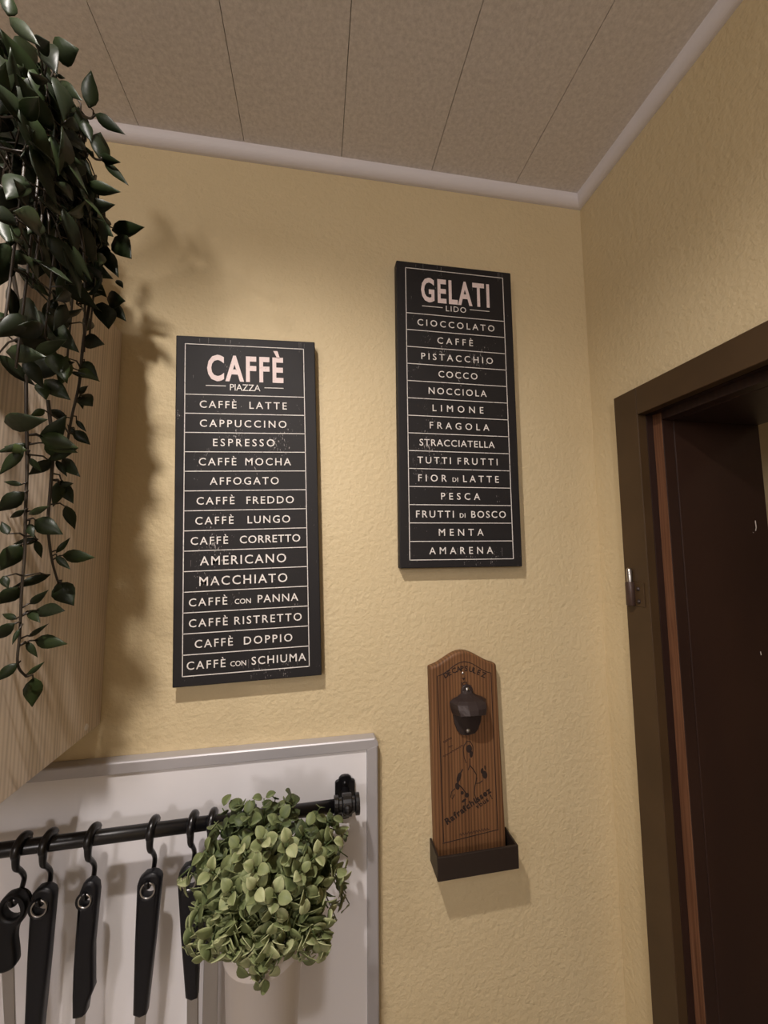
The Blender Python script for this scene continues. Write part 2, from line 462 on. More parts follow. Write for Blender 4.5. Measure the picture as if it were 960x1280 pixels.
def menu_sign(name, label, corner, tilt, title, sub, rows, tw, th, subw, rows_box, TH=0.018, W=0.2, HH=0.4994):
    """corner = top-left of the front face; everything else in sign units (metres right / down)"""
    ca, sa = math.cos(tilt), math.sin(tilt)
    def S(u, d, out): return Vector((corner[0]+u*ca+d*sa, -TH-out, corner[1]+u*sa-d*ca))
    base = S(W/2, HH, 0); base.y = 0
    r = root(name, base, label, 'sign')
    b = MB(); b.hexa([S(0,0,0), S(W,0,0), S(W,HH,0), S(0,HH,0), S(0,0,-TH+0.0008), S(W,0,-TH+0.0008), S(W,HH,-TH+0.0008), S(0,HH,-TH+0.0008)])
    b.build('canvas_panel', M_canvas, r, bevel=0.0014, seg=3)
    u0, u1, v0, v1, v2 = rows_box     # frame left/right, top, header rule, bottom
    b = MB(); lw = 0.00052
    def line(a, c):
        (ua, da), (ub, db) = a, c
        if abs(ua-ub) < 1e-9 or abs(ub-ua) < abs(db-da): q = [(ua-lw, da-lw), (ua+lw, da-lw), (ub+lw, db+lw), (ub-lw, db+lw)]
        else: q = [(ua-lw, da-lw), (ua-lw, da+lw), (ub+lw, db+lw), (ub+lw, db-lw)]
        b.hexa([S(u, d_, 0.00045) for u, d_ in q] + [S(u, d_, -0.0002) for u, d_ in q])
    n = len(rows); rh = (v2-v1)/n
    for uu in (u0, u1): line((uu, v0), (uu, v2))
    line((u0, v0), (u1, v0))
    for i in range(n+1): line((u0, v1+i*rh), (u1, v1+i*rh))
    (sa0, sa1, sv0), (sb0, sb1, sv1) = subw[2]
    line((sa0, sv0), (sa1, sv0)); line((sb0, sv1), (sb1, sv1))
    b.build('ruled_frame', M_ink, r)
    rw = random.Random(len(title)+len(rows[0]))
    for k in range(16):
        b = MB(); u = rw.uniform(0.012, W-0.012); d0 = rw.choice([0.002, 0.004, HH-0.03, rw.uniform(0.02, HH-0.04)]); ln = rw.uniform(0.004, 0.020); hw_ = rw.uniform(0.00010, 0.00022)
        q = [(u-hw_, d0), (u+hw_, d0), (u+hw_*0.4, d0+ln), (u-hw_*0.4, d0+ln)]
        b.hexa([S(a_, d_, 0.0003) for a_, d_ in q] + [S(a_, d_, -0.0002) for a_, d_ in q]); b.build('print_scratch', M_scr, r)
    def put(nm, words, m, bold=0.0):
        b = MB()
        for s_, ua, ub, dbase, cap in words:
            vs_, fs = text_geom(s_, cap, ub-ua, bold, 1.16 if bold > 0.001 else 0.96)
            b.add([S(ua+q.x, dbase-q.y, 0.0006) for q in vs_], fs)
        return b.build(nm, m, r)
    put('title_lettering', [(title, tw[0], tw[1], th[1], th[1]-th[0])], M_title, 0.0016)
    put('subtitle_lettering', [(sub, subw[0][0], subw[0][1], subw[1][1], subw[1][1]-subw[1][0])], M_ink, 0.0)
    for i, row in enumerate(rows):
        base_d = v1+(i+0.5)*rh
        ws = []
        for s_, ua, ub in row:
            cap = 0.0112 if len(s_) > 3 or s_ in () else 0.0112
            small = s_ in ('CON', 'DI')
            if small: cap = 0.0072
            if s_ in ('AMERICANO', 'MACCHIATO'): cap = 0.0130; base_d += 0.0008
            ws.append((s_, ua, ub, base_d+0.0056, cap))
        put('menu_line', ws, M_ink, 0.00008)
    return r

TILT1, TILT2 = 0.0283, 0.0014
C1 = (-0.683, 1.7843+0.36); C2 = (-0.3532, 1.9404+0.36)
def sign_uv(C, tilt, px, py, T=0.018):
    q = at(px, py, 1, -T); dx, dz = q.x-C[0], q.z-C[1]
    return dx*math.cos(tilt)+dz*math.sin(tilt), -(-dx*math.sin(tilt)+dz*math.cos(tilt))
def rows_from(C, tilt, spec, X0, Y0, sc_):
    out = []
    for row in spec:
        r = []
        for s_, xa, xb, ya, yb in row:
            ua = sign_uv(C, tilt, X0+xa/sc_, Y0+ya/sc_)[0]; ub = sign_uv(C, tilt, X0+xb/sc_, Y0+yb/sc_)[0]
            r.append((s_, ua, ub))
        out.append(r)
    return out
k1 = 960/220; k2 = 960/180; k3 = 960/190
G = '\u00c8'
rows1 = rows_from(C1, TILT1, [
    [('CAFF'+G, 217, 418, 456, 460), ('LATTE', 488, 692, 465, 468)],
    [('CAPPUCCINO', 218, 690, 566, 570)],
    [('ESPRESSO', 290, 626, 674, 674)],
    [('CAFF'+G, 212, 417, 778, 778), ('MOCHA', 466, 715, 778, 778)],
    [('AFFOGATO', 272, 648, 884, 884)],
    [('CAFF'+G, 200, 407, 988, 986), ('FREDDO', 472, 730, 984, 982)]], 200, 400, k1) + rows_from(C1, TILT1, [
    [('CAFF'+G, 193, 402, 85, 83), ('LUNGO', 478, 710, 82, 80)],
    [('CAFF'+G, 168, 372, 198, 196), ('CORRETTO', 436, 765, 192, 188)],
    [('AMERICANO', 218, 688, 308, 298)],
    [('MACCHIATO', 215, 695, 424, 408)],
    [('CAFF'+G, 158, 368, 538, 530), ('CON', 408, 496, 530, 528), ('PANNA', 533, 754, 518, 512)],
    [('CAFF'+G, 158, 370, 652, 645), ('RISTRETTO', 406, 773, 638, 620)],
    [('CAFF'+G, 190, 398, 762, 752), ('DOPPIO', 458, 722, 742, 730)],
    [('CAFF'+G, 146, 358, 884, 872), ('CON', 384, 470, 874, 870), ('SCHIUMA', 500, 796, 858, 840)]], 200, 630, k1)
rows2 = rows_from(C2, TILT2, [
    [('CIOCCOLATO', 222, 735, 500, 535)],
    [('CAFF'+G, 355, 592, 618, 632)],
    [('PISTACCHIO', 248, 725, 727, 755)],
    [('COCCO', 362, 622, 843, 853)],
    [('NOCCIOLA', 297, 683, 955, 970)],
    [('LIMONE', 323, 662, 1067, 1077)]], 480, 310, k2) + rows_from(C2, TILT2, [
    [('FRAGOLA', 288, 664, 112, 122)],
    [('STRACCIATELLA', 224, 698, 224, 234)],
    [('TUTTI', 211, 422, 334, 337), ('FRUTTI', 464, 716, 337, 340)],
    [('FIOR', 216, 396, 446, 446), ('DI', 432, 467, 458, 458), ('LATTE', 499, 724, 450, 452)],
    [('PESCA', 360, 606, 558, 558)],
    [('FRUTTI', 202, 440, 668, 668), ('DI', 478, 513, 680, 680), ('BOSCO', 550, 768, 668, 668)],
    [('MENTA', 346, 628, 787, 787)],
    [('AMARENA', 285, 688, 900, 898)]], 480, 510, k3)
def uv1(x, y): return sign_uv(C1, TILT1, 200+x/k1, 400+y/k1)
def uv2(x, y): return sign_uv(C2, TILT2, 480+x/k2, 310+y/k2)
def header(uv, tl, tr, bl, br, tA, tB, sA, sB, l1, l2, fr, hd):
    u0 = (uv(*fr[0])[0]+fr[2][0])/2; u1 = (uv(*fr[1])[0]+fr[2][1])/2
    v0 = (uv(*fr[0])[1]+uv(*fr[1])[1])/2; v1 = (uv(*hd[0])[1]+uv(*hd[1])[1])/2; v2 = fr[2][2]
    tw = (uv(*tl)[0], uv(*tr)[0]); th = ((uv(*tl)[1]+uv(*tr)[1])/2, (uv(*bl)[1]+uv(*br)[1])/2)
    sw = (uv(*sA)[0], uv(*sB)[0]); sv = ((uv(*tA)[1]), (uv(*tB)[1]))
    return tw, th, (sw, sv, ((uv(*l1[0])[0], uv(*l1[1])[0], uv(*l1[0])[1]), (uv(*l2[0])[0], uv(*l2[1])[0], uv(*l2[0])[1]))), (u0, u1, v0, v1, v2)
bl = sign_uv(C1, TILT1, 228, 846.1); brr = sign_uv(C1, TILT1, 385.6, 832.6)
tw, th, sb, bx = header(uv1, (258, 189), (672, 203), (258, 326), (672, 339), (460, 350), (460, 387), (382, 369), (548, 369),
                        ((252, 357), (357, 359)), ((572, 370), (672, 372)), ((138, 127), (787, 162), (bl[0], brr[0], (bl[1]+brr[1])/2)), ((138, 403), (787, 423)))
menu_sign('menu_sign', 'tall black canvas sign lettered with coffee names under a large CAFFÈ heading', C1, TILT1, 'CAFF'+G, 'PIAZZA', rows1, tw, th, sb, bx)
bl = sign_uv(C2, TILT2, 512.3, 701); brr = sign_uv(C2, TILT2, 640.7, 697.6)
tw, th, sb, bx = header(uv2, (245, 197), (698, 237), (245, 355), (698, 389), (480, 390), (480, 428), (412, 408), (546, 412),
                        ((256, 386), (388, 392)), ((574, 412), (700, 424)), ((143, 133), (795, 200), (bl[0], brr[0], (bl[1]+brr[1])/2)), ((148, 434), (797, 487)))
menu_sign('menu_sign', 'tall black canvas sign lettered with ice cream flavours under a large GELATI heading', C2, TILT2, 'GELATI', 'LIDO', rows2, tw, th, sb, bx)

# ------------------------------------------------------------------ wall-mounted bottle opener with catch box
OT = 0.018
r = root('bottle_opener', (-0.249, 0, 1.36), 'engraved wooden wall bottle opener with a black cap catcher box below', 'bottle opener')
TLc, TRc = Vector((-0.3086, 1.6531)), Vector((-0.2020, 1.6531))
BLc, BRc = Vector((-0.3046, 1.385)), Vector((-0.1955, 1.385))
def OP(s, t, out=0.0):
    """s 0..1 across, t = metres above the board's bottom"""
    k = t/0.268
    L = BLc.lerp(TLc, k); R_ = BRc.lerp(TRc, k)
    q = L.lerp(R_, s); return Vector((q.x, -OT-out, q.y))
def arch(s, h):          # ogee top between the shoulders
    return h*(0.5-0.5*math.cos(2*PI*s))**0.9
n = 28
top = [(i/n, 0.268+arch(i/n, 0.0205)) for i in range(n+1)]
outl = [(0, 0.0), (1, 0.0)] + top[::-1]
def ring_solid(b, outl, y_front, y_back):
    fr = [OP(s, t, y_front) for s, t in outl]; bk = [OP(s, t, y_back) for s, t in outl]
    m_ = len(outl)
    b.add(fr+bk, [tuple(range(m_)), tuple(range(2*m_-1, m_-1, -1))] + [(i, (i+1) % m_, m_+(i+1) % m_, m_+i) for i in range(m_)])
b = MB(); ring_solid(b, outl, 0.0, -OT+0.0005); b.build('backboard', M_pine, r, bevel=0.0035, seg=3)
# routed line that follows the edge
def groove_pts():
    pts = [(0.115, 0.021), (0.105, 0.255)]
    pts += [(0.105+0.80*i/20, 0.255+arch(i/20, 0.0185)) for i in range(1, 21)]
    pts += [(0.885, 0.028)]
    return pts
b = MB(); gp = groove_pts()
b.tube([OP(s, t, 0.0001) for s, t in gp], 0.0006, 6); b.tube([OP(0.10, 0.020, 0.0001), OP(0.893, 0.029, 0.0001)], 0.0005, 6)
b.build('border_engraving', M_burn, r)
def flat_text(b, s_, s0, t0, cap, ang=0.0, width=None, bold=0.0):
    vs_, fs = text_geom(s_, cap, width, bold)
    ca, sa = math.cos(ang), math.sin(ang)
    o = OP(s0, t0, 0.0004)
    b.add([Vector((o.x+q.x*ca-q.y*sa, o.y, o.z+q.x*sa+q.y*ca)) for q in vs_], fs)
b = MB()
word = 'DECAPSULEZ'
for i, ch in enumerate(word):
    s = 0.235+0.53*i/(len(word)-1)
    t = 0.2415+arch(0.12+0.76*(s-0.1)/0.8, 0.0195)
    slope = (arch(0.12+0.76*(s+0.02-0.1)/0.8, 0.0195)-arch(0.12+0.76*(s-0.02-0.1)/0.8, 0.0195))/(0.04*0.107)
    flat_text(b, ch, s-0.02, t-0.001, 0.0078, math.atan(slope)*0.9, None, 0.0003)
b.build('arched_lettering', M_burn, r)
b = MB(); flat_text(b, 'ICI', 0.445, 0.2385, 0.0056, 0, 0.0098, 0.0003)
b.build('small_lettering', M_burn, r)
b = MB(); flat_text(b, 'Rafra\u00eechissez', 0.17, 0.0445, 0.0092, 0.50, 0.080, 0.0005)
b.build('slanted_lettering', M_burn, r)
b = MB(); flat_text(b, 'vous !', 0.60, 0.061, 0.0072, 0.46, 0.028, 0.0003)
b.build('slanted_lettering', M_burn, r)
b = MB(); o = OP(0.49, 0.250, 0.0004)
b.add([(o.x-0.0028, o.y, o.z), (o.x+0.0028, o.y, o.z), (o.x, o.y, o.z-0.0042)], [(0, 1, 2)])
b.build('arrow_mark', M_burn, r)
# faint small lines of script, too worn to read
rnd = random.Random(5)
b = MB()
def scribble(s0, t0, ln, ang, amp, waves):
    pts = []; b = MB()
    for i in range(waves*4+1):
        q = i/(waves*4); y = amp*math.sin(i*PI/2)*rnd.uniform(0.5, 1.0)
        o_ = OP(s0, t0, 0.0001); pts.append(Vector((o_.x+q*ln*math.cos(ang)-y*math.sin(ang), o_.y, o_.z+q*ln*math.sin(ang)+y*math.cos(ang))))
    b.tube(pts, 0.0005, 5); b.build('faint_script', M_burn_soft, r)
scribble(0.16, 0.1590, 0.014, 0.45, 0.0018, 5); scribble(0.235, 0.1515, 0.006, 0.45, 0.0015, 2); scribble(0.15, 0.1390, 0.034, 0.42, 0.0013, 9)
scribble(0.34, 0.0285, 0.046, 0.07, 0.0024, 11)
# burnt-in picture: a figure holding things in both hands
b = MB()
def burn(pts, rad=0.0006): b.tube([OP(s, t-0.011, 0.0001) for s, t in pts], rad, 6)
def blot(s, t, rx, rz, ang=0.0):
    o_ = OP(s, t-0.011, 0.0003); m_ = 14
    b.add([Vector((o_.x+rx*math.cos(2*PI*i/m_)*math.cos(ang)-rz*math.sin(2*PI*i/m_)*math.sin(ang), o_.y, o_.z+rx*math.cos(2*PI*i/m_)*math.sin(ang)+rz*math.sin(2*PI*i/m_)*math.cos(ang))) for i in range(m_)], [tuple(range(m_))])
blot(0.525, 0.158, 0.0048, 0.0058); blot(0.552, 0.150, 0.0026, 0.005)
burn([(0.455, 0.163), (0.44, 0.156), (0.45, 0.146), (0.475, 0.138)]); burn([(0.455, 0.163), (0.50, 0.169), (0.55, 0.168), (0.585, 0.160), (0.575, 0.150)])
burn([(0.53, 0.144), (0.525, 0.134), (0.50, 0.128)]); burn([(0.53, 0.134), (0.575, 0.128), (0.615, 0.120)], 0.0008)
burn([(0.615, 0.120), (0.60, 0.108), (0.655, 0.108), (0.70, 0.111)]); burn([(0.62, 0.116), (0.585, 0.104), (0.575, 0.094), (0.60, 0.083), (0.64, 0.078)], 0.0007)
blot(0.735, 0.119, 0.0042, 0.006, 0.3); blot(0.70, 0.125, 0.0022, 0.004, -0.2); blot(0.745, 0.129, 0.0012, 0.0035, 0.1)
burn([(0.42, 0.130), (0.37, 0.122), (0.345, 0.110)], 0.0009); blot(0.362, 0.119, 0.0032, 0.0075, -0.35); blot(0.335, 0.107, 0.0034, 0.0052, 0.2)
burn([(0.345, 0.110), (0.40, 0.104), (0.44, 0.098), (0.475, 0.092)], 0.0009); burn([(0.30, 0.104), (0.25, 0.100), (0.235, 0.093), (0.255, 0.090), (0.29, 0.096)], 0.0006)
blot(0.465, 0.093, 0.0036, 0.0034, 0.5); blot(0.42, 0.086, 0.0042, 0.0018, 0.5); blot(0.40, 0.097, 0.0024, 0.0028)
burn([(0.44, 0.088), (0.435, 0.078)], 0.0006)
b.build('engraved_figure', M_burn, r)
# cast-iron opener
ox, oy = -0.2525, -OT
b = MB()
plate = [(0.0, 0.0735), (0.0065, 0.0715), (0.0092, 0.0655), (0.0094, 0.058), (0.0125, 0.050), (0.0195, 0.040), (0.0225, 0.030), (0.0205, 0.018), (0.0165, 0.008), (0.011, 0.002), (0.0, 0.0)]
full = [(x, z) for x, z in plate] + [(-x, z) for x, z in plate[-2:0:-1]]
vs_, fs = curve_mesh(full, [], 0.004, 0.0012)
tilt = 0.03
def OW(x, z, out): return Vector((ox+x*math.cos(tilt)+z*math.sin(tilt)*0.3, oy-out, 1.5525+z))
b.add([OW(q.x, q.y, 0.0021+q.z) for q in vs_], fs)
mo = b.build('cast_iron_opener', M_iron, r)
for p in mo.data.polygons: p.use_smooth = True
# hood that swells out over the mouth
b = MB()
prof = [  # z, half width, reach of the centre, reach of the wings
    (0.0650, 0.0080, 0.0030, 0.0030), (0.0610, 0.0095, 0.0060, 0.0045), (0.0575, 0.0155, 0.0120, 0.0090), (0.0545, 0.0240, 0.0190, 0.0150),
    (0.0510, 0.0290, 0.0235, 0.0195), (0.0450, 0.0285, 0.0280, 0.0220), (0.0385, 0.0255, 0.0305, 0.0230)]
m_ = 8; grid = []
for z, hw, rc, rw in prof:
    row = []
    for i in range(m_+1):
        a = -1+2*i/m_
        reach = rw+(rc-rw)*min(1.0, 1.35*(1-abs(a)))
        if abs(a) > 0.86: reach *= (1-abs(a))/0.14*0.75+0.25
        row.append((a*hw, z-0.004*abs(a)**2*(1 if z < 0.04 else 0), reach))
    grid.append(row)
vs_ = [OW(x, z, o_+0.001) for row in grid for x, z, o_ in row]
th_ = 0.0032
inner = [OW(x*0.86, z-0.001, max(o_-th_, 0.0012)) for row in grid for x, z, o_ in row]
N = len(vs_); fs = []
for i in range(len(grid)-1):
    for k in range(m_):
        a = i*(m_+1)+k; c_ = a+m_+1
        fs.append((a, a+1, c_+1, c_)); fs.append((N+a, N+c_, N+c_+1, N+a+1))
L = (len(grid)-1)*(m_+1)
for k in range(m_): fs.append((L+k, L+k+1, N+L+k+1, N+L+k)); fs.append((k, N+k, N+k+1, k+1))
for i in range(len(grid)-1):
    a = i*(m_+1); c_ = a+m_+1; fs.append((a, c_, N+c_, N+a)); a += m_; c_ += m_; fs.append((a, N+a, N+c_, c_))
b.add(vs_+inner, fs)
b.build('hood', M_iron, mo, False, 0.0006)
b = MB(); b.tube([OW(-0.008, 0.040, 0.004), OW(-0.007, 0.032, 0.012), OW(0.007, 0.032, 0.012), OW(0.008, 0.040, 0.004)], 0.002, 8); b.build('cap_tooth', M_iron, mo, True)
for z in (0.0665, 0.0075):
    b = MB(); q = OW(0, z, 0.0042); b.lathe([(0.0, 0.0019), (0.0018, 0.0017), (0.0031, 0.0006), (0.0032, 0.0)], q, 16, 'y'); b.box((q.x-0.0022, q.y-0.0021, q.z-0.0003), (q.x+0.0022, q.y-0.0015, q.z+0.0003)); b.build('screw', M_steel, mo, True)
b = MB(); q = OP(0.485, 0.2565, 0.0); b.lathe([(0.0, 0.0009), (0.0014, 0.0007), (0.002, 0.0)], q, 12, 'y'); b.build('hanging_nail', M_steel, r, True)
# catch box
x0, x1, y1, z0, z1, tk = -0.3085, -0.1880, -0.0405, 1.3715, 1.4025, 0.0028
dz = 0.0012
b = MB()
b.box((x0, y1, z0), (x1, y1+tk, z1)); b.box((x0, y1+tk, z0), (x0+tk, -0.0006, z1)); b.box((x1-tk, y1+tk, z0), (x1, -0.0006, z1)); b.box((x0+tk, y1+tk, z0), (x1-tk, -0.0006, z0+tk)); b.box((x0+tk, -0.0026, z0+tk), (x1-tk, -0.0006, z0+0.012))
for q in b.v: q.z += (q.x-x0)*0.018
b.build('catch_box', M_box, r, bevel=0.0005)

# ------------------------------------------------------------------ white wall panel with an aluminium edge
PA = 0.0075   # the panel hangs a touch out of level
def PW(x, y, z): return Vector((x, y, z+(x+0.39)*PA))
PX0, PX1, PZ0, PZ1, PY = -1.42, -0.3875, 0.93, 1.5585, -0.018
r = root('wall_panel', PW(-0.9, 0, PZ0), 'white splashback panel with brushed aluminium edge, behind the utensil rail', 'panel')
def pbox(b, x0, x1, y0, y1, z0, z1):
    b.hexa([PW(x0,y0,z0), PW(x1,y0,z0), PW(x1,y0,z1), PW(x0,y0,z1), PW(x0,y1,z0), PW(x1,y1,z0), PW(x1,y1,z1), PW(x0,y1,z1)])
FW = 0.0155
b = MB(); pbox(b, PX0+FW*0.6, PX1-FW*0.6, -0.0150, -0.001, PZ0+FW*0.6, PZ1-FW*0.6); b.build('white_sheet', M_board, r)
def rail_bar(pts_in, pts_out):
    """edge profile: inner lip, flat front, rounded outer corner"""
    b = MB()
    (a0, a1), (c0, c1) = pts_in, pts_out
    sec = [(0.0, -0.0149), (0.02, PY+0.0006), (0.06, PY), (0.86, PY), (0.96, PY+0.0012), (1.0, PY+0.004), (1.0, -0.0006), (0.0, -0.0006)]
    A = [PW(a0[0]+(c0[0]-a0[0])*k, y, a0[1]+(c0[1]-a0[1])*k) for k, y in sec]
    B = [PW(a1[0]+(c1[0]-a1[0])*k, y, a1[1]+(c1[1]-a1[1])*k) for k, y in sec]
    n_ = len(sec)
    b.add(A+B, [(i, (i+1) % n_, n_+(i+1) % n_, n_+i) for i in range(n_)]+[tuple(range(n_)), tuple(range(2*n_-1, n_-1, -1))])
    b.build('aluminium_edge', M_alu, r)
ix0, ix1, iz0, iz1 = PX0+FW, PX1-FW-0.0015, PZ0+FW, PZ1-FW
cr = 0.0045
rail_bar(((ix0, iz1), (ix1, iz1)), ((PX0+cr, PZ1), (PX1-cr, PZ1)))
rail_bar(((ix1, iz0), (ix1, iz1)), ((PX1, PZ0+cr), (PX1, PZ1-0.011)))
rail_bar(((ix0, iz0), (ix1, iz0)), ((PX0+cr, PZ0), (PX1-cr, PZ0)))
rail_bar(((ix0, iz0), (ix0, iz1)), ((PX0, PZ0+cr), (PX0, PZ1-cr)))
b = MB()
for (sx, sz, ax, az) in ((PX1, PZ1, -1, -1),):
    pts = [(ix1, iz1), (PX1-cr, PZ1), (PX1-0.0012, PZ1-0.0045), (PX1, PZ1-0.011)]
    fr = [PW(x, PY+0.0003, z) for x, z in pts]; bk = [PW(x, -0.0006, z) for x, z in pts]
    b.add(fr+bk, [(0,1,2,3), (7,6,5,4)]+[(i, (i+1) % 4, 4+(i+1) % 4, 4+i) for i in range(4)])
b.build('edge_corner', M_alu, r)

# ------------------------------------------------------------------ black rail on brackets
RYY = -0.0555; RR = 0.0080
def RL(x): return 1.4946+(x+0.4360)*0.0185    # height of the rail along its length
r = root('utensil_rail', (-0.9, RYY, RL(-0.9)), 'black metal utensil rail across the white panel, on scalloped brackets', 'rail')
b = MB(); b.tube([(-1.30, RYY, RL(-1.30)), (-0.4230, RYY, RL(-0.4230))], RR, 20); b.build('rod', M_black, r, True)
def bracket(x):
    z = RL(x); yb = -0.0152
    # scalloped back plate
    hw = 0.0140
    half = [(0.0, 0.0185), (0.005, 0.0178), (0.0082, 0.0152), (0.0092, 0.0125), (0.0128, 0.0110), (0.0140, 0.0090), (0.0140, -0.030), (0.0128, -0.033), (0.0092, -0.0345), (0.0082, -0.037), (0.005, -0.0395), (0.0, -0.0402)]
    full = half+[(-a, c_) for a, c_ in half[-2:0:-1]]
    vs_, fs = curve_mesh(full, [], 0.005, 0.0015)
    b = MB(); b.add([Vector((x+q.x, yb-0.0026-q.z, z+q.y)) for q in vs_], fs)
    p_ = b.build('bracket', M_black, r)
    b = MB()
    b.tube([(x, yb-0.003, z-0.004), (x, -0.035, z-0.002), (x, RYY+0.004, z)], [0.007, 0.0055, 0.006], 12)
    b.tube([(x-0.006, RYY, z), (x+0.006, RYY, z)], 0.0135, 20)
    b.ball((x, RYY-0.011, z), 0.0065, 14)
    b.tube([(x+0.006, RYY, z), (x+0.011, RYY, z)], 0.009, 18); b.tube([(x+0.011, RYY, z), (x+0.0165, RYY, z)], 0.0128, 18)
    b.tube([(x-0.011, RYY, z), (x-0.006, RYY, z)], 0.009, 18); b.tube([(x-0.017, RYY, z), (x-0.011, RYY, z)], 0.0118, 18)
    b.build('rod_holder', M_black, p_, False, 0.0008)
    b = MB(); b.lathe([(0.0, 0.0022), (0.0018, 0.002), (0.0034, 0.0006), (0.0034, 0.0)], (x, yb-0.0051, z+0.0075), 14, 'y'); b.build('screw', M_black, p_, True)
bracket(-0.4355); bracket(-1.26)

# ------------------------------------------------------------------ hooks and utensils
def make_hook(x, zl):
    """hook over the rail; its lower loop reaches zl"""
    z = RL(x); R0 = RR+0.0032
    pts = []
    for k in range(10):                      # from behind, over the top, down the front
        a = math.radians(-25+k*25.5)
        pts.append((0, R0*math.cos(a), R0*math.sin(a)))
    L = z-zl
    pts += [(0.0, -0.0085, -0.016), (0.001, -0.002, -0.024), (0.0015, 0.004, -0.034), (0.001, 0.0045, -L+0.014), (0.0, 0.001, -L+0.004), (0.0, -0.006, -L), (0.0, -0.0125, -L+0.004), (0.0, -0.0145, -L+0.010)]
    P_ = smooth_path(pts, 4)
    n_ = len(P_); rad = []
    for i in range(n_):
        t = i/(n_-1)
        rad.append(0.0036 if t < 0.12 else (0.0048 if t < 0.5 else (0.0046-(t-0.5)/0.15*0.0020 if t < 0.65 else 0.0026)))
    b = MB(); b.tube([Vector((x, RYY, z))+q for q in P_], rad, 10)
    return b
HY = -0.0615   # plane in which the utensils hang
def utensil_outline(pxs, y=HY):
    return [((q := at(px, py, 1, y)).x, q.z) for px, py in pxs]
def hung(name, label, hook_px, hook_label, outline, hole, shank, tip, eyelet=True, y=HY, thick=0.013, hole_r=None, blade=None):
    hc = at(hole[0], hole[1], 1, y)
    hr = hole_r or 0.0080
    xh = hc.x-0.0005
    hk = make_hook(xh, hc.z+hr*0.55-0.0035)
    o = hk.build('hook', M_black, None, True)
    base = Vector((xh, RYY, RL(xh)))
    for v_ in o.data.vertices: v_.co -= base
    o.location = base
    o['label'] = hook_label; o['category'] = 'hook'; o['group'] = 'black hooks on the utensil rail'
    r = root(name, (hc.x, y, tip[1]), label, 'kitchen utensil', 'utensils hanging from the rail')
    pts = utensil_outline(outline, y)
    hp = [(hc.x+hr*0.92*math.cos(2*PI*i/20), hc.z+hr*math.sin(2*PI*i/20)) for i in range(20)]
    vs_, fs = curve_mesh(pts, [hp], thick, 0.0038, 3)
    b = MB(); b.add([Vector((q.x, y-q.z, q.y)) for q in vs_], fs)
    hd = b.build('handle', M_plastic, r)
    for p in hd.data.polygons: p.use_smooth = len(p.vertices) == 4
    if eyelet:
        b = MB(); n_ = 24
        ringp = [Vector((hc.x+(hr+0.0004)*0.92*math.cos(2*PI*i/n_), y-thick/2+0.0004, hc.z+(hr+0.0004)*math.sin(2*PI*i/n_))) for i in range(n_+1)]
        b.tube(ringp, 0.0009, 8, False); b.build('eyelet', M_steel, hd, True)
    (sa, sb_, w0, w1, th_) = shank
    A = at(sa[0], sa[1], 1, y); B_ = Vector((A.x+(tip[0]), y, tip[1]))
    A2 = A+(A-B_).normalized()*0.012
    b = MB()
    b.hexa([Vector((A2.x-w0, y-th_, A2.z)), Vector((A2.x+w0, y-th_, A2.z)), Vector((B_.x+w1, y-th_, B_.z)), Vector((B_.x-w1, y-th_, B_.z)),
            Vector((A2.x-w0, y+th_, A2.z)), Vector((A2.x+w0, y+th_, A2.z)), Vector((B_.x+w1, y+th_, B_.z)), Vector((B_.x-w1, y+th_, B_.z))])
    b.build('shank', M_steel, r, bevel=min(w0, w1, th_)*0.6, seg=2)
    if blade:
        vs_, fs = curve_mesh(smooth_closed([(B_.x+u, B_.z+v_) for u, v_ in blade], 5), [], 0.003, 0.001, 1)
        b = MB(); b.add([Vector((q.x, y-q.z, q.y)) for q in vs_], fs); b.build('head', M_steel, r)
    return r
spat = [(0.0, 0.004), (0.008, -0.004), (0.020, -0.016), (0.022, -0.05), (0.021, -0.085), (0.0, -0.088), (-0.021, -0.085), (-0.022, -0.05), (-0.020, -0.016), (-0.008, -0.004)]
spoon = [(0.0, 0.004), (0.010, -0.004), (0.018, -0.022), (0.020, -0.045), (0.014, -0.068), (0.0, -0.075), (-0.014, -0.068), (-0.020, -0.045), (-0.018, -0.022), (-0.010, -0.004)]
H1 = smooth_closed([(24, 1114), (32, 1121), (35, 1133), (31, 1147), (24, 1156), (21, 1170), (23, 1190), (22, 1203), (10, 1211), (-4, 1210), (-6, 1190), (-4, 1165), (-3, 1145), (1, 1128), (11, 1116)], 4)
hung('kitchen_utensil', 'black-handled utensil with a large ring eye, leftmost on the rail', (24, 1050), 'black rail hook holding the leftmost ring-eyed utensil', H1, (19, 1132), ((10, 1208), 0, 0.0062, 0.0042, 0.0012), (0.016, 1.22), False, hole_r=0.0105)
def strap_outline(tl, tr, bl, br, top):
    (a, ay), (c_, cy) = tl, tr
    mx, my = top
    return [(bl[0], bl[1]), (tl[0]+(bl[0]-tl[0])*0.45-0.6, tl[1]+(bl[1]-tl[1])*0.45), (a, ay), (a+(mx-a)*0.14, ay-(ay-my)*0.48), (a+(mx-a)*0.5, ay-(ay-my)*0.86), (mx, my), (c_-(c_-mx)*0.5, cy-(cy-my)*0.88), (c_-(c_-mx)*0.12, cy-(cy-my)*0.5), (c_, cy), (tr[0]+(br[0]-tr[0])*0.45+0.5, tr[1]+(br[1]-tr[1])*0.45), br, ((br[0]+bl[0])/2, max(br[1], bl[1])+3)]
hung('kitchen_utensil', 'broad all-black utensil handle with steel eyelet, second from the left', (66, 1045), 'black rail hook second from the left, above a broad handle', strap_outline((41, 1122), (71, 1114), (33, 1292), (54, 1290), (58, 1105)), (53, 1130), ((44, 1290), 0, 0.006, 0.005, 0.0012), (-0.002, 1.21), blade=spat)
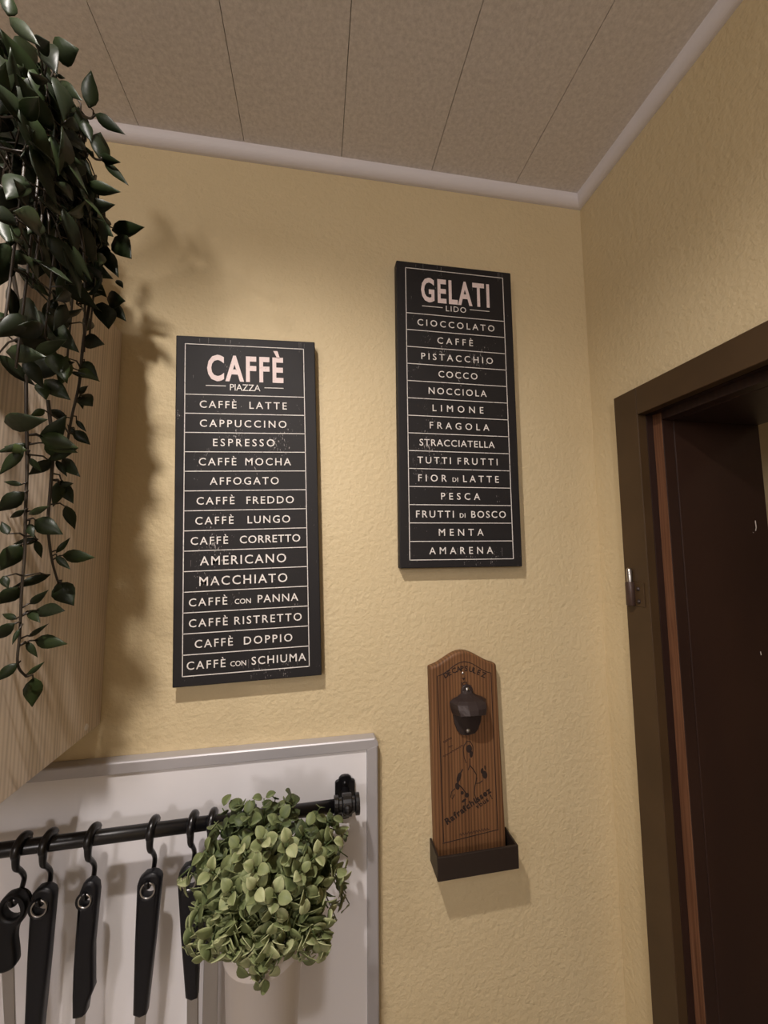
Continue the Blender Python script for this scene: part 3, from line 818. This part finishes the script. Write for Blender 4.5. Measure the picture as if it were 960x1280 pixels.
H3 = [(93, 1240), (94, 1210), (97, 1165), (100, 1125), (102, 1112), (106, 1102), (112, 1097.5), (119, 1098), (124, 1103), (125, 1112), (122.5, 1140), (118.5, 1180), (118.5, 1226), (119, 1232), (112, 1249), (110, 1262), (106, 1266), (99, 1268), (93, 1268)]
hung('kitchen_utensil', 'narrow black utensil handle angled off near its steel shank, middle of the row', (118, 1037), 'black rail hook third from the left, above a narrow handle', H3, (109.5, 1121), ((101, 1268), 0, 0.0052, 0.0048, 0.0011), (-0.001, 1.18), hole_r=0.0066, blade=spoon)
hung('kitchen_utensil', 'black tapered utensil handle with bright steel eyelet, right of the angled handle', (193, 1025), 'black rail hook fourth from the left, above a tapered handle', strap_outline((173, 1104), (203, 1096), (168, 1264), (185, 1263), (192, 1087)), (187, 1108), ((176, 1268), 0, 0.0060, 0.0060, 0.0012), (-0.0025, 1.18), blade=spoon)
hung('kitchen_utensil', 'black utensil handle half hidden by the left side of the potted plant', (239, 1020), 'black rail hook fifth from the left, just left of the potted plant', strap_outline((223, 1098), (252, 1092), (233, 1243), (248, 1243), (238, 1078)), (238, 1098), ((241, 1246), 0, 0.0064, 0.0062, 0.0014), (0.004, 1.18), blade=spoon)
hung('kitchen_utensil', 'wide pale steel utensil hanging behind the left side of the potted plant', (262, 1040), 'black rail hook nearly hidden behind the potted plant', strap_outline((251, 1095), (277, 1092), (257, 1196), (271, 1195), (264, 1080)), (264, 1098), ((264, 1200), 0, 0.0082, 0.0088, 0.0010), (0.001, 1.20), y=-0.057)

# ------------------------------------------------------------------ leaves
def leaf_geo(base, tip, normal, width, curl=0.15, fold=0.12, shape='lance', n=6):
    """pointed or round leaf blade with a midrib fold -> verts, faces"""
    d = tip-base; L = d.length; t = d/L
    s = t.cross(normal)
    if s.length < 1e-5: s = t.orthogonal()
    s.normalize(); nn = s.cross(t)
    vs_ = []; fs = []
    for i in range(n+1):
        u = i/n
        if shape == 'lance': wv = math.sin(PI*u**0.76)**1.1*(1-0.15*u)*1.02
        else: wv = math.sin(PI*min(max(u, 0.0), 1.0)**0.85)**0.62
        if i == n: wv = 0.0
        if i == 0: wv = 0.06
        hw = width*0.5*wv
        c_ = base+t*(L*u)+nn*(curl*L*(u*(1-u))*1.2-curl*L*0.35*u*u)
        vs_ += [c_-s*hw+nn*fold*hw, c_, c_+s*hw+nn*fold*hw]
    for i in range(n):
        a = i*3
        fs += [(a, a+1, a+4, a+3), (a+1, a+2, a+5, a+4)]
    return vs_, fs
def build_leaves(name, leaves, m, parent, smooth=True):
    """leaves: list of (verts, faces, tone, rim) in world space -> one mesh with a tone attribute"""
    off = parent_loc(parent)
    V, F, T = [], [], []
    for vs_, fs, tone, rim in leaves:
        k = len(V); V += [tuple(q-off) for q in vs_]; F += [[k+i for i in f] for f in fs]
        for i in range(len(vs_)):
            T.append(min(1.0, max(0.0, tone+(rim if i % 3 != 1 else -rim*0.2))))
    me = bpy.data.meshes.new(name); me.from_pydata(V, [], F); me.materials.append(m)
    at_ = me.attributes.new('tone', 'FLOAT', 'POINT')
    for i, t in enumerate(T): at_.data[i].value = t
    for p in me.polygons: p.use_smooth = smooth
    o = bpy.data.objects.new(name, me); COL.objects.link(o); o.parent = parent
    s = o.modifiers.new('thickness', 'SOLIDIFY'); s.thickness = 0.0005; s.offset = 0
    return o

# ------------------------------------------------------------------ trailing plant on the cabinet
rnd = random.Random(21)
pot_c = Vector((-0.845, -0.20, CT))
tp = root('trailing_plant', pot_c, 'dark green trailing plant spilling down over the side of the oak cabinet', 'plant')
b = MB(); b.lathe([(0.0, 0.0), (0.050, 0.0), (0.066, 0.10), (0.069, 0.104), (0.069, 0.112), (0.064, 0.112), (0.061, 0.098), (0.0, 0.096)], pot_c, 32); b.build('plant_pot', M_potc, tp, True)
XV = -0.738
def vine(path, rads=(0.0016, 0.0009)):
    """path: list of (px, py, x-plane) for the hanging part, rooted in the pot"""
    pts = [at(px, py, 0, xv) for px, py, xv in path]
    return smooth_path(pts, 5)
def add_leaf(lst, b, t, nrm, w, tone, curl=0.15, fold=0.15):
    vs_, fs = leaf_geo(b, t, nrm, w, curl, fold); lst.append((vs_, fs, tone, 0.06))
LEAFW = 0.42
def px_leaf(lst, stem, bx, by, tx, ty, xv, w=None, tone=0.5, lift=0.0, twist=0.0, attach=None):
    B_ = at(bx, by, 0, xv); T_ = at(tx, ty, 0, xv+lift)
    L = (T_-B_).length
    n_ = Vector((0.85, -0.5, 0.15+twist)) + Vector((rnd.uniform(-.2, .2), rnd.uniform(-.2, .2), rnd.uniform(-.2, .2)))
    add_leaf(lst, B_, T_, n_, (w or L*LEAFW), tone, rnd.uniform(-0.05, 0.2), rnd.uniform(0.05, 0.25))
    if attach: stem.append((at(attach[0], attach[1], 0, XV), B_))
vines = []   # (stem path, leaves list, twigs)
# --- hand-set leaves of the long vines
v1 = dict(path=[(14, 330, -0.742), (26, 400, -0.742), (32, 460, XV), (33, 520, XV), (34, 580, XV), (32, 640, XV), (31, 690, XV), (27, 740, XV), (25, 790, XV), (22, 830, XV), (33, 846, XV)], L=[
    # base x, base y, tip x, tip y, width factor, tone
    (6, 528, 58, 525, .42, .35), (36, 555, -6, 566, .3, .4), (30, 562, -2, 594, .35, .5), (33, 555, 2, 563, .34, .3), (56, 556, 83, 519, .42, .25), (50, 548, 72, 528, .3, .55),
    (33, 563, 4, 558, .36, .75), (50, 545, 98, 560, .42, .6), (66, 577, 34, 594, .42, .3), (36, 572, 52, 590, .4, .45), (30, 615, -4, 640, .55, .15), (28, 606, 4, 602, .3, .4),
    (30, 637, 12, 648, .36, .4), (44, 650, 78, 668, .62, .35), (36, 643, 63, 632, .22, .55), (36, 655, 42, 672, .5, .3), (45, 675, 52, 698, .38, .4), (48, 674, 16, 680, .38, .25), (10, 668, 2, 652, .5, .2),
    (26, 680, 0, 714, .62, .4), (63, 718, 12, 736, .3, .2), (24, 734, -4, 756, .7, .35), (4, 720, 10, 736, .6, .25), (46, 762, 82, 764, .42, .1), (38, 755, 60, 738, .25, .35), (36, 763, 50, 778, .36, .5),
    (21, 774, 2, 767, .36, .4), (18, 779, -8, 800, .45, .25), (24, 786, 15, 806, .3, .5), (44, 800, 84, 805, .42, .55), (36, 796, 60, 780, .2, .3), (33, 802, 47, 822, .36, .45),
    (22, 829, -8, 853, .5, .3), (34, 844, 56, 827, .28, .6), (42, 847, 40, 884, .62, .6)])
v2 = dict(path=[(60, 500, -0.736), (66, 560, -0.736), (64, 600, -0.736), (60, 650, -0.736), (62, 680, -0.736), (66, 705, -0.736), (73, 729, -0.736)], L=[
    (52, 545, 97, 566, .42, .65), (60, 575, 98, 560, .3, .45), (64, 575, 36, 593, .42, .2), (78, 574, 100, 596, .42, .35), (70, 575, 84, 596, .3, .3), (64, 570, 62, 545, .5, .6), (75, 603, 92, 630, .5, .4), (78, 600, 66, 634, .42, .6), (74, 607, 92, 604, .6, .35), (82, 632, 94, 662, .45, .45),
    (70, 691, 88, 672, .32, .55), (78, 694, 119, 697, .44, .6), (70, 695, 88, 712, .38, .4), (72, 729, 92, 757, .7, .3), (76, 730, 66, 742, .5, .4)])
v3 = dict(path=[(112, 380, -0.728), (104, 430, -0.728), (99, 480, -0.730), (90, 520, -0.732), (84, 555, -0.732), (80, 580, -0.732)], L=[
    (104, 452, 123, 476, .4, .45), (98, 462, 124, 476, .32, .85), (88, 465, 120, 474, .2, .2), (84, 445, 74, 484, .45, .75), (92, 460, 60, 455, .4, .4), (64, 440, 84, 478, .5, .6), (98, 492, 110, 482, .3, .3), (101, 494, 116, 508, .6, .3), (99, 495, 104, 512, .4, .25),
    (56, 475, 88, 500, .55, .45), (84, 522, 58, 512, .5, .15), (92, 538, 113, 556, .6, .25), (95, 525, 108, 540, .35, .35), (94, 545, 84, 530, .3, .45), (50, 478, 58, 500, .6, .6), (56, 512, 38, 520, .6, .65), (70, 530, 50, 544, .35, .4)])
v4 = dict(path=[(70, 230, -0.72), (95, 270, -0.715), (104, 310, -0.712), (106, 350, -0.714), (106, 395, -0.72), (105, 440, -0.726)], L=[
    (140, 288, 181, 284, .42, .5), (144, 296, 165, 324, .7, .35), (128, 312, 148, 346, .46, .3), (146, 350, 154, 360, .5, .3), (122, 280, 142, 296, .5, .3), (134, 374, 156, 376, .6, .25), (137, 378, 158, 402, .46, .3), (128, 378, 136, 412, .62, .2), (104, 425, 130, 430, .55, .08),
    (108, 330, 140, 348, .45, .45), (112, 350, 134, 372, .5, .6), (110, 335, 130, 330, .4, .3), (58, 410, 26, 436, .5, .35), (58, 410, 30, 384, .6, .3), (88, 405, 60, 400, .45, .45), (60, 405, 98, 440, .5, .45), (8, 440, 58, 446, .45, .4), (44, 442, 84, 424, .3, .55), (20, 378, 52, 405, .7, .35)])
v5 = dict(path=[(30, 90, -0.735), (60, 110, -0.72), (90, 135, -0.712), (112, 148, -0.71), (118, 142, -0.71)], L=[
    (111, 135, 114, 87, .46, .3), (119, 143, 156, 168, .4, .2), (96, 122, 66, 100, .4, .15), (75, 105, 102, 125, .4, .25), (70, 94, 82, 98, .5, .25), (12, 22, 50, 58, .34, .2), (68, 68, 98, 61, .8, .35), (10, 20, 13, -8, .6, .3), (58, 55, 70, 92, .6, .02), (46, 60, 62, 52, .8, .02)])
v6 = dict(path=[(60, 150, -0.725), (85, 175, -0.714), (108, 188, -0.708), (118, 198, -0.706), (126, 200, -0.706)], L=[
    (124, 198, 126, 164, .55, .25), (124, 196, 150, 203, .36, .3), (130, 202, 161, 232, .26, .25), (118, 196, 103, 180, .3, .15), (105, 196, 114, 222, .3, .12), (108, 232, 151, 240, .42, .45), (108, 258, 144, 256, .5, .12), (104, 150, 114, 178, .55, .2)])
for vd in (v1, v2, v3, v4, v5, v6):
    st = vine(vd['path']); lst = []
    xv0 = vd['path'][-1][2]
    b = MB(); b.tube(st, [0.0017-0.0007*i/(len(st)-1) for i in range(len(st))], 7)
    for bx, by, tx, ty, wf, tone in vd['L']:
        lift = rnd.uniform(-0.03, 0.02)
        xv = xv0+rnd.uniform(-0.004, 0.006)
        xv = max(xv, CX+0.006); 
        B_ = at(bx, by, 0, xv)
        dep = (B_-CAM).dot(RZ); T_ = CAM+(RX*((tx-480)/FPX)+RY*((ty-640)/FPX)+RZ)*(dep*(1+lift))
        if T_.x < CX+0.006 and T_.z < CT+0.01: T_ = at(tx, ty, 0, CX+0.006)
        if T_.y > -0.008: T_ = at(tx, ty, 1, -0.008)
        Ln = (T_-B_).length
        n_ = (CAM-B_).normalized()+Vector((rnd.uniform(-.25, .25), rnd.uniform(-.25, .25), rnd.uniform(-.25, .25)))
        add_leaf(lst, B_, T_, n_, Ln*wf*0.98, tone*0.8, rnd.uniform(-0.05, 0.15), rnd.uniform(0.05, 0.25))
        q = min(st, key=lambda p_: (p_-B_).length)
        if (q-B_).length < 0.05: b.tube([q, (q+B_)/2+Vector((0.002, 0, 0.002)), B_+(T_-B_)*0.06], [0.0009, 0.0008, 0.0006], 5)
    s_ = b.build('vine', M_stem, tp, True)
    build_leaves('foliage', lst, M_leaf, s_)
# --- the dense curtain at the top: many vines from the pot over the cabinet's edge
zone = [(-30, 15), (20, 45), (52, 62), (74, 95), (98, 128), (110, 170), (112, 205), (128, 240), (134, 275), (138, 320), (134, 360), (122, 405), (112, 440), (84, 470), (60, 500), (30, 500), (-30, 480)]
def inside(x, y):
    c_ = False; n_ = len(zone)
    for i in range(n_):
        (xa, ya), (xb, yb) = zone[i], zone[(i+1) % n_]
        if (ya > y) != (yb > y) and x < (xb-xa)*(y-ya)/(yb-ya)+xa: c_ = not c_
    return c_
ends = [(118, 250), (128, 300), (126, 360), (112, 420), (96, 380), (84, 450), (70, 340), (56, 420), (40, 360), (20, 460), (4, 420), (92, 300), (60, 260), (30, 280), (105, 200), (80, 170), (-20, 440), (-25, 330), (10, 230), (50, 180)]
for ex, ey in ends:
    xv = rnd.uniform(-0.750, -0.704)
    e = at(ex, ey, 0, xv)
    s0 = pot_c+Vector((0.03, rnd.uniform(-.03, .03), 0.10))
    over = Vector((-0.752, s0.y*0.5+e.y*0.5, CT+rnd.uniform(0.05, 0.12)))
    mid = Vector((xv, e.y*0.85+over.y*0.15, max(e.z+0.04, CT+0.03) if e.z < CT+0.05 else (e.z+over.z)/2))
    st = smooth_path([s0, (s0+over)/2+Vector((0, 0, 0.02)), over, mid, e], 6)
    b = MB(); b.tube(st, [0.0017-0.0007*i/(len(st)-1) for i in range(len(st))], 6)
    lst = []; got = 0; tries = 0
    while got < 32 and tries < 900:
        tries += 1
        i = rnd.randrange(6, len(st)-1); p0 = st[i]
        q = p0+Vector((rnd.gauss(0, 0.018), rnd.gauss(0, 0.024), rnd.gauss(0, 0.03)))
        q.x = min(max(q.x, -0.752), -0.694)
        d = Vector((rnd.uniform(-0.3, 0.6), rnd.uniform(-1, 1), rnd.uniform(-1.2, 0.5))).normalized()
        Ln = rnd.uniform(0.024, 0.043); tpt = q+d*Ln
        if tpt.x < CX+0.006 and tpt.z < CT+0.02: continue
        # keep the outer edge of the mass where the photograph shows it
        ok = True
        for pt in (q, tpt):
            c_ = pt-CAM; zc = c_.dot(RZ); px = 480+FPX*c_.dot(RX)/zc; py = 640+FPX*c_.dot(RY)/zc
            if not inside(px, py): ok = False
        if not ok: continue
        if q.y > -0.01 or tpt.y > -0.008 or max(q.z, tpt.z) > ZC-0.02: continue
        n_ = Vector((rnd.uniform(0.1, 1), rnd.uniform(-1, 0.1), rnd.uniform(-0.6, 0.8)))
        add_leaf(lst, q, tpt, n_, Ln*rnd.uniform(0.36, 0.52), min(1, max(0, rnd.gauss(0.16, 0.16))), rnd.uniform(-0.1, 0.25), rnd.uniform(0.05, 0.3))
        near = min(st, key=lambda p_: (p_-q).length)
        b.tube([near, (near+q)/2+Vector((0, 0, 0.004)), q], [0.0009, 0.0008, 0.0006], 5)
        got += 1
    s_ = b.build('vine', M_stem, tp, True)
    build_leaves('foliage', lst, M_leaf, s_)

# ------------------------------------------------------------------ potted plant hanging on the rail
rnd = random.Random(8)
pc = Vector((-0.531, -0.122, 1.263)); PH = 0.157
ep = root('potted_plant', pc, 'bushy light green plant in a white metal pot hung on the rail', 'plant')
prof = [(0.0, 0.0), (0.033, 0.0), (0.0345, 0.003), (0.0408, PH-0.021), (0.0424, PH-0.020), (0.0427, PH-0.018), (0.0416, PH-0.0165), (0.0435, PH-0.004), (0.0458, PH-0.002), (0.0458, PH+0.001), (0.0430, PH+0.0008), (0.0405, PH-0.012), (0.0, PH-0.014)]
b = MB(); b.lathe(prof, pc, 48); po = b.build('plant_pot', M_pot, ep, True)
# two flat hanger straps that hook the pot over the rail
for dx in (-0.022, 0.022):
    zr = RL(pc.x+dx)
    b = MB()
    pth = smooth_path([(pc.x+dx, pc.y+0.0365, pc.z+PH-0.02), (pc.x+dx, pc.y+0.040, pc.z+PH+0.03), (pc.x+dx, RYY-0.0105, zr-0.004), (pc.x+dx, RYY-0.004, zr+0.0102), (pc.x+dx, RYY+0.006, zr+0.0098), (pc.x+dx, RYY+0.0118, zr-0.004)], 5)
    b.tube(pth, 0.0022, 8); b.build('hanger', M_black, po, True)
top_c = pc+Vector((0, 0, PH-0.012))
def to_px(p_):
    c_ = p_-CAM; zc = c_.dot(RZ); return 480+FPX*c_.dot(RX)/zc, 640+FPX*c_.dot(RY)/zc
zone2 = [(214, 1112), (222, 1094), (238, 1085), (244, 1050), (262, 1018), (284, 1002), (290, 988), (304, 996), (330, 992), (345, 984), (372, 988), (392, 1008), (420, 1000), (436, 1018), (440, 1060), (444, 1085), (438, 1120), (446, 1145), (420, 1170), (410, 1200), (394, 1206), (370, 1190), (345, 1212), (330, 1246), (310, 1240), (308, 1214), (280, 1204), (245, 1208), (218, 1184), (224, 1170), (236, 1150), (226, 1116)]
def inz(poly, x, y):
    c_ = False; n_ = len(poly)
    for i in range(n_):
        (xa, ya), (xb, yb) = poly[i], poly[(i+1) % n_]
        if (ya > y) != (yb > y) and x < (xb-xa)*(y-ya)/(yb-ya)+xa: c_ = not c_
    return c_
def sprig(path, pairs, size, tone0, tone1, start=0.25, check=True):
    st = smooth_path(path, 5)
    lst = []; last = 0; ph = rnd.uniform(0, PI)
    for k in range(pairs):
        u = start+(1-start)*k/(pairs-1)
        f = u*(len(st)-1); i = min(int(f), len(st)-2); p_ = st[i].lerp(st[i+1], f-i)
        t = (st[i+1]-st[i]).normalized()
        ref = t.orthogonal().normalized(); ref2 = t.cross(ref)
        a = ph+k*PI/2+rnd.uniform(-.3, .3)
        sz = size*(1.0-0.45*u**2)*rnd.uniform(0.85, 1.15)
        for sgn in (0, PI):
            out = (ref*math.cos(a+sgn)+ref2*math.sin(a+sgn))
            d = (out*0.85+t*rnd.uniform(0.25, 0.8)+Vector((0, -0.12, 0))).normalized()
            B_ = p_+d*0.0022; T_ = B_+d*sz
            if check and not inz(zone2, *to_px(T_)): continue
            if T_.y > -0.0175: continue
            n_ = (t*0.8-out*0.3+Vector((rnd.uniform(-.3, .3), -0.5, 0.45)))
            vs_, fs = leaf_geo(B_, T_, n_, sz*rnd.uniform(0.72, 0.9), rnd.uniform(0.05, 0.3), rnd.uniform(0.1, 0.35), 'round', 6)
            last = max(last, i+1)
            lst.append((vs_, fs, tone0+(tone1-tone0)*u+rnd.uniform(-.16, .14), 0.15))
    if not lst: return
    st = st[:last+1]
    b = MB(); b.tube(st, [0.0011-0.0005*i/max(1, len(st)-1) for i in range(len(st))], 6)
    s_ = b.build('sprig', M_estem, ep, True)
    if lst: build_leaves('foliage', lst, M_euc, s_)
def px_tip(px, py, y): return at(px, py, 1, y)
tips = [  # tip pixel, depth
    (294, 992, -0.10), (345, 990, -0.095), (368, 990, -0.105), (330, 998, -0.12), (430, 1012, -0.09), (264, 1022, -0.12), (440, 1075, -0.09), (442, 1140, -0.085), (405, 1196, -0.13), (312, 1240, -0.165), (232, 1102, -0.12),
    (230, 1185, -0.13), (250, 1205, -0.15), (285, 1200, -0.17), (300, 1150, -0.185), (335, 1180, -0.19), (345, 1120, -0.19), (320, 1110, -0.195), (385, 1120, -0.185), (380, 1165, -0.18), (360, 1195, -0.175), (250, 1060, -0.13), (265, 1090, -0.16), (275, 1140, -0.175),
    (300, 1060, -0.165), (330, 1050, -0.17), (360, 1055, -0.175), (395, 1070, -0.165), (415, 1050, -0.13), (425, 1100, -0.12), (425, 1160, -0.11), (400, 1010, -0.11), (310, 1020, -0.14), (350, 1025, -0.15), (385, 1035, -0.15), (240, 1140, -0.12), (430, 1125, -0.07), (435, 1045, -0.075),
    (278, 1010, -0.10), (415, 1020, -0.10), (345, 1150, -0.195), (320, 1085, -0.185), (375, 1090, -0.185), (255, 1170, -0.155), (410, 1135, -0.16), (290, 1115, -0.18), (270, 1180, -0.17), (310, 1190, -0.18),
    (262, 1195, -0.165), (296, 1205, -0.178), (322, 1202, -0.182), (348, 1204, -0.18), (372, 1182, -0.175), (392, 1175, -0.17), (405, 1160, -0.15), (330, 1222, -0.178), (245, 1190, -0.14), (388, 1198, -0.15), (300, 1180, -0.185), (345, 1185, -0.187), (420, 1085, -0.14), (400, 1105, -0.165), (318, 1225, -0.172)]
tips += [(216, 1104, -0.125), (221, 1180, -0.14), (447, 1142, -0.09), (292, 986, -0.10), (366, 986, -0.10), (326, 1246, -0.172)]
tips += [(rnd.uniform(248, 408), rnd.uniform(1168, 1207), rnd.uniform(-0.192, -0.172)) for _ in range(26)] + [(rnd.uniform(284, 376), rnd.uniform(1184, 1212), rnd.uniform(-0.17, -0.15)) for _ in range(16)]
for px, py, y in tips:
    e = px_tip(px, py, y)
    d = e-top_c
    rise = max(0.055, d.z*0.6+0.05) if d.z < 0.09 else d.z*0.75
    mid = top_c+Vector((d.x*0.62, d.y*0.62, rise))
    q0 = top_c+Vector((max(-.03, min(.03, d.x*0.3)), max(-.03, min(.02, d.y*0.3)), 0.0))
    droop = e.z < top_c.z+0.06
    path = [q0, q0.lerp(mid, 0.55)+Vector((0, 0, 0.012)), mid, e]
    sprig(path, 12 if droop else 9, 0.0235, 0.02 if y > -0.16 else 0.10, 0.78 if (py > 1040) else 0.5)  # shade inside the bush put into leaf tone: sprig bases and inner sprigs darker
